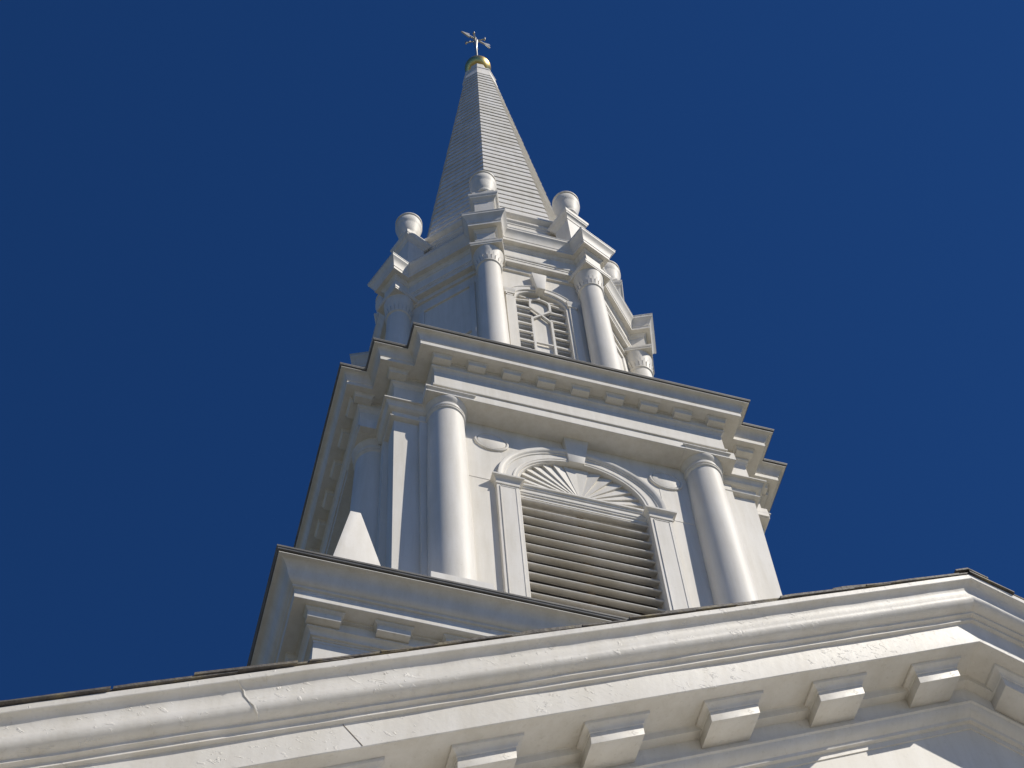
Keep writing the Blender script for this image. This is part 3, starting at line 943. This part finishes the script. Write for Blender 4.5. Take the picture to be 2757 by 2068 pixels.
# arched windows of the lantern: casing, keystone, tracery over louvres
def lantern_window(a):
    ws = MB()
    y0 = -AW
    for s_ in (-1, 1):
        x0, x1 = sorted((s_ * 0.445, s_ * 0.560))
        ws.box(x0, x1, y0 - 0.045, y0 + 0.01, 0.5, 4.66)
        xi, xj = sorted((s_ * 0.400, s_ * 0.445))
        ws.box(xi, xj, y0 - 0.020, -1.70, 0.5, 4.60)
        pl = [(min(s_ * 0.43, s_ * 0.57), y0 - 0.05), (max(s_ * 0.43, s_ * 0.57), y0 - 0.05), (max(s_ * 0.43, s_ * 0.57), y0 + 0.05), (min(s_ * 0.43, s_ * 0.57), y0 + 0.05)]
        ws.sweep(pl, [(0.0, 4.655), (0.012, 4.66), (0.014, 4.70), (0.008, 4.71), (0.012, 4.74), (0.026, 4.78), (0.028, 4.83), (-0.03, 4.845)], cap_bottom=True, cap_top=True)
    pr = [(0.400, -1.70), (0.400, y0 - 0.018), (0.403, y0 - 0.022), (0.440, y0 - 0.022), (0.446, y0 - 0.048), (0.540, y0 - 0.050), (0.543, y0 - 0.06), (0.560, y0 - 0.062), (0.563, y0 + 0.01)]
    nn = 44
    vs, fs = [], []
    for i in range(nn + 1):
        t = math.pi * (1 - i / nn)
        vs += [(r_ * math.cos(t), y, WZ + r_ * math.sin(t)) for r_, y in pr]
    k_ = len(pr)
    for i in range(nn):
        for j in range(k_ - 1):
            fs.append((i * k_ + j, i * k_ + j + 1, (i + 1) * k_ + j + 1, (i + 1) * k_ + j))
    ws.add(vs, fs)
    sr = rotmesh(ws, a).build('window_surround', 'paint', lantern, angle=28)
    ks = MB()
    vs = []
    for y, e_ in ((y0 - 0.115, 0.0), (y0 + 0.01, 0.0)):
        vs += [(-0.066, y, 5.00), (0.066, y, 5.00), (0.122, y, 5.60), (-0.122, y, 5.60)]
    ks.add(vs, [(0, 1, 2, 3), (4, 7, 6, 5), (0, 4, 5, 1), (1, 5, 6, 2), (2, 6, 7, 3), (3, 7, 4, 0)])
    rotmesh(ks, a).build('keystone', 'paint', lantern, bevel=0.005)
    # tracery
    yf, yb = -1.832, -1.800
    tr = MB()
    h = 0.017
    rnd = arc(0.0, 4.72, 0.155, math.pi, 0, 14)
    tr.strip([(-0.155, 4.48)] + rnd + [(0.155, 4.48)], yf, yb, h)
    tr.strip([(-0.155, 4.48), (0.0, 4.27), (0.150, 4.48)], yf, yb, h)
    tr.strip([(-0.150, 0.5), (-0.150, 4.06), (0.0, 4.27), (0.150, 4.06), (0.150, 0.5)], yf, yb, h)
    for t in (0.20, 0.62, 1.0 * HALFPI, math.pi - 0.62, math.pi - 0.20):
        if abs(t - HALFPI) < 0.01:
            q0, q1 = (0, 4.875), (0, 5.01)
        else:
            q0 = (0.155 * math.cos(t) * 1.0, 4.72 + 0.155 * math.sin(t))
            q1 = (0.405 * math.cos(t), WZ + 0.405 * math.sin(t))
        tr.strip([q0, q1], yf, yb, h * 0.9)
    for i, z in enumerate((4.45, 4.13, 3.81, 3.49, 3.17, 2.85, 2.53, 2.21, 1.89, 1.57, 1.25)):
        inn = 0.152
        for s_ in (-1, 1):
            tr.strip([(s_ * 0.402, z), (s_ * inn, z)], yf + 0.004, yb, h)
        if i in (4, 7, 10):
            tr.strip([(-0.15, z + 0.02), (0.15, z + 0.02)], yf + 0.004, yb, h)
    rotmesh(tr, a).build('tracery', 'paint', lantern, angle=40)
    lv = MB()
    z = 5.05
    while z > 0.6:
        hw_ = 0.41
        for x0, x1 in ((-hw_, -0.155), (0.155, hw_)) if z < 4.95 else ((-hw_, hw_),):
            lv.prism([(-1.790, z - 0.010), (-1.794, z + 0.004), (-1.785, z + 0.012), (-1.71, z + 0.070), (-1.71, z + 0.050)], lambda p: (x0, p[0], p[1]), lambda p: (x1, p[0], p[1]))
        z -= 0.160
    rotmesh(lv, a).build('louvers', 'grey_paint', lantern, angle=40)
    pn = MB()
    pn.prism([(-0.15, 0.5), (0.15, 0.5), (0.15, 4.06), (0.0, 4.27), (-0.15, 4.06)], lambda p: (p[0], -1.780, p[1]), lambda p: (p[0], -1.765, p[1]))
    pn.prism([(0.0, 4.27), (0.15, 4.48)] + arc(0, 4.72, 0.15, 0, math.pi, 14) + [(-0.15, 4.48)], lambda p: (p[0], -1.780, p[1]), lambda p: (p[0], -1.765, p[1]))
    rotmesh(pn, a).build('centre_board', 'paint', lantern)
    bk = MB().add([(-0.5, -1.60, 0.4), (0.5, -1.60, 0.4), (0.5, -1.60, 5.2), (-0.5, -1.60, 5.2)], [(0, 1, 2, 3)])
    bk.add([(-0.5, -1.60, 0.4), (-0.42, -1.71, 0.4), (-0.42, -1.71, 5.2), (-0.5, -1.60, 5.2), (0.5, -1.60, 0.4), (0.42, -1.71, 0.4), (0.42, -1.71, 5.2), (0.5, -1.60, 5.2)], [(0, 1, 2, 3), (4, 5, 6, 7)])
    rotmesh(bk, a).build('back_board', 'grey_paint', lantern)
for k in (0, 1, 3):
    lantern_window(k * HALFPI)

# ------------------------------------------------------------------ spire: lapped boards on eight faces
def spire_r(z):
    return (1.7249 + (0.2678 - 1.7249) * (z - 8) / 17.0) * math.cos(math.pi / 8)
sp_ = MB()
z = 9.15
prev = None
rsx = random.Random(12)
prof = [(spire_r(9.15), 9.10)]
while z < 22.80:
    z1 = min(z + 0.318, 22.86)
    jit = rsx.uniform(-0.003, 0.003)
    r_a, r_b = spire_r(z) - 0.016, spire_r(z1) - 0.016
    # each board laps over the one below, with an open joint under its butt
    prof += [(r_a - 0.022, z - 0.004), (r_a - 0.022, z + 0.016), (r_a + 0.014 + jit, z + 0.016), (r_a + 0.015 + jit, z + 0.024), (r_b - 0.002, z1 - 0.006)]
    z = z1
o8 = octo(1.0)
nor8 = prof
vs, fs = [], []
for ap, zz in prof:
    vs += [(x * ap, y * ap, zz) for x, y in o8]
for j in range(len(prof) - 1):
    for i in range(8):
        fs.append((j * 8 + i, j * 8 + (i + 1) % 8, (j + 1) * 8 + (i + 1) % 8, (j + 1) * 8 + i))
sp_.add(vs, fs)
spire = sp_.build('spire', 'shingle', church, angle=20)
cp_ = MB()
cp_.sweep(octo(spire_r(22.84)), [(-0.04, 22.82), (-0.006, 22.84), (-0.004, 22.92), (-0.012, 22.94), (-0.045, 23.46), (-0.030, 23.48), (-0.032, 23.56), (-0.10, 23.60), (-0.20, 24.20), (-0.22, 24.55)], cap_top=True)
cp_.build('spire_cap', 'paint', spire)

# ------------------------------------------------------------------ weathervane (stands on the spire)
vane = bpy.data.objects.new('weathervane', None)
C.objects.link(vane)
vane.location = (0, 0, 24.5 + Z0)
vane['label'] = 'gilded weathervane with ball, rod, cross arms and arrow on the tip of the white spire'
vane['category'] = 'weathervane'
Zt = 24.5
def vpart(mb, name, mat, angle=40):
    mb.v = [(x, y, z - Zt - Z0) for x, y, z in mb.v]
    return mb.build(name, mat, vane, angle)
g = MB()
cz = 24.82
pr_ = [(0.12, 24.48)]
for i in range(1, 24):
    t = -HALFPI + math.pi * i / 24
    pr_.append((max(0.03, 0.335 * math.cos(t)), cz + 0.325 * math.sin(t)))
g.lathe(pr_, 0, 0, 44)
vpart(g, 'gilded_ball', 'gold')
rd = MB().lathe([(0.06, 25.12), (0.055, 25.3), (0.035, 25.34), (0.030, 26.9), (0.045, 26.95), (0.05, 27.25), (0.065, 27.4), (0.075, 27.55), (0.05, 27.7), (0.03, 27.76), (0.03, 27.95), (0.01, 28.05)], 0, 0, 16)
vpart(rd, 'rod', 'silver')
# compass arms, with small end plates
def flat(mb, pts, z0, z1):
    return mb.prism(pts, lambda p: (p[0], p[1], z0), lambda p: (p[0], p[1], z1))
arms = MB()
d1 = Vector((0.90, -0.43, 0)).normalized()
for s_ in (-1, 1):
    p = d1 * (0.25 * s_)
    arms.tube((0, 0, 27.62), (p.x, p.y, 27.62), 0.024)
    arms.tube((p.x, p.y, 27.55), (p.x, p.y, 27.72), 0.030)
d2 = Vector((0.43, 0.90, 0)).normalized()
for s_ in (-1, 1):
    p = d2 * (0.22 * s_)
    arms.tube((0, 0, 27.62), (p.x, p.y, 27.62), 0.024)
    arms.tube((p.x, p.y, 27.55), (p.x, p.y, 27.70), 0.030)
vpart(arms, 'compass_arms', 'silver')
arrow = MB()
ad = Vector((-0.97, -0.24, 0)).normalized()
an = Vector((-ad.y, ad.x, 0))
def vflat(pts, th):
    """upright plate in the arrow's plane; pts = (along, z)"""
    arrow.prism(pts, lambda p: tuple(ad * p[0] + an * th + Vector((0, 0, p[1]))), lambda p: tuple(ad * p[0] - an * th + Vector((0, 0, p[1]))))
vflat([(-0.34, 27.79), (0.24, 27.79), (0.24, 27.87), (-0.34, 27.87)], 0.018)
vflat([(0.18, 27.66), (0.43, 27.83), (0.18, 28.01)], 0.018)
vflat([(-0.24, 27.86), (-0.44, 28.04), (-0.46, 27.92), (-0.36, 27.83), (-0.46, 27.74), (-0.44, 27.62), (-0.24, 27.80)], 0.014)
vpart(arrow, 'arrow', 'silver')
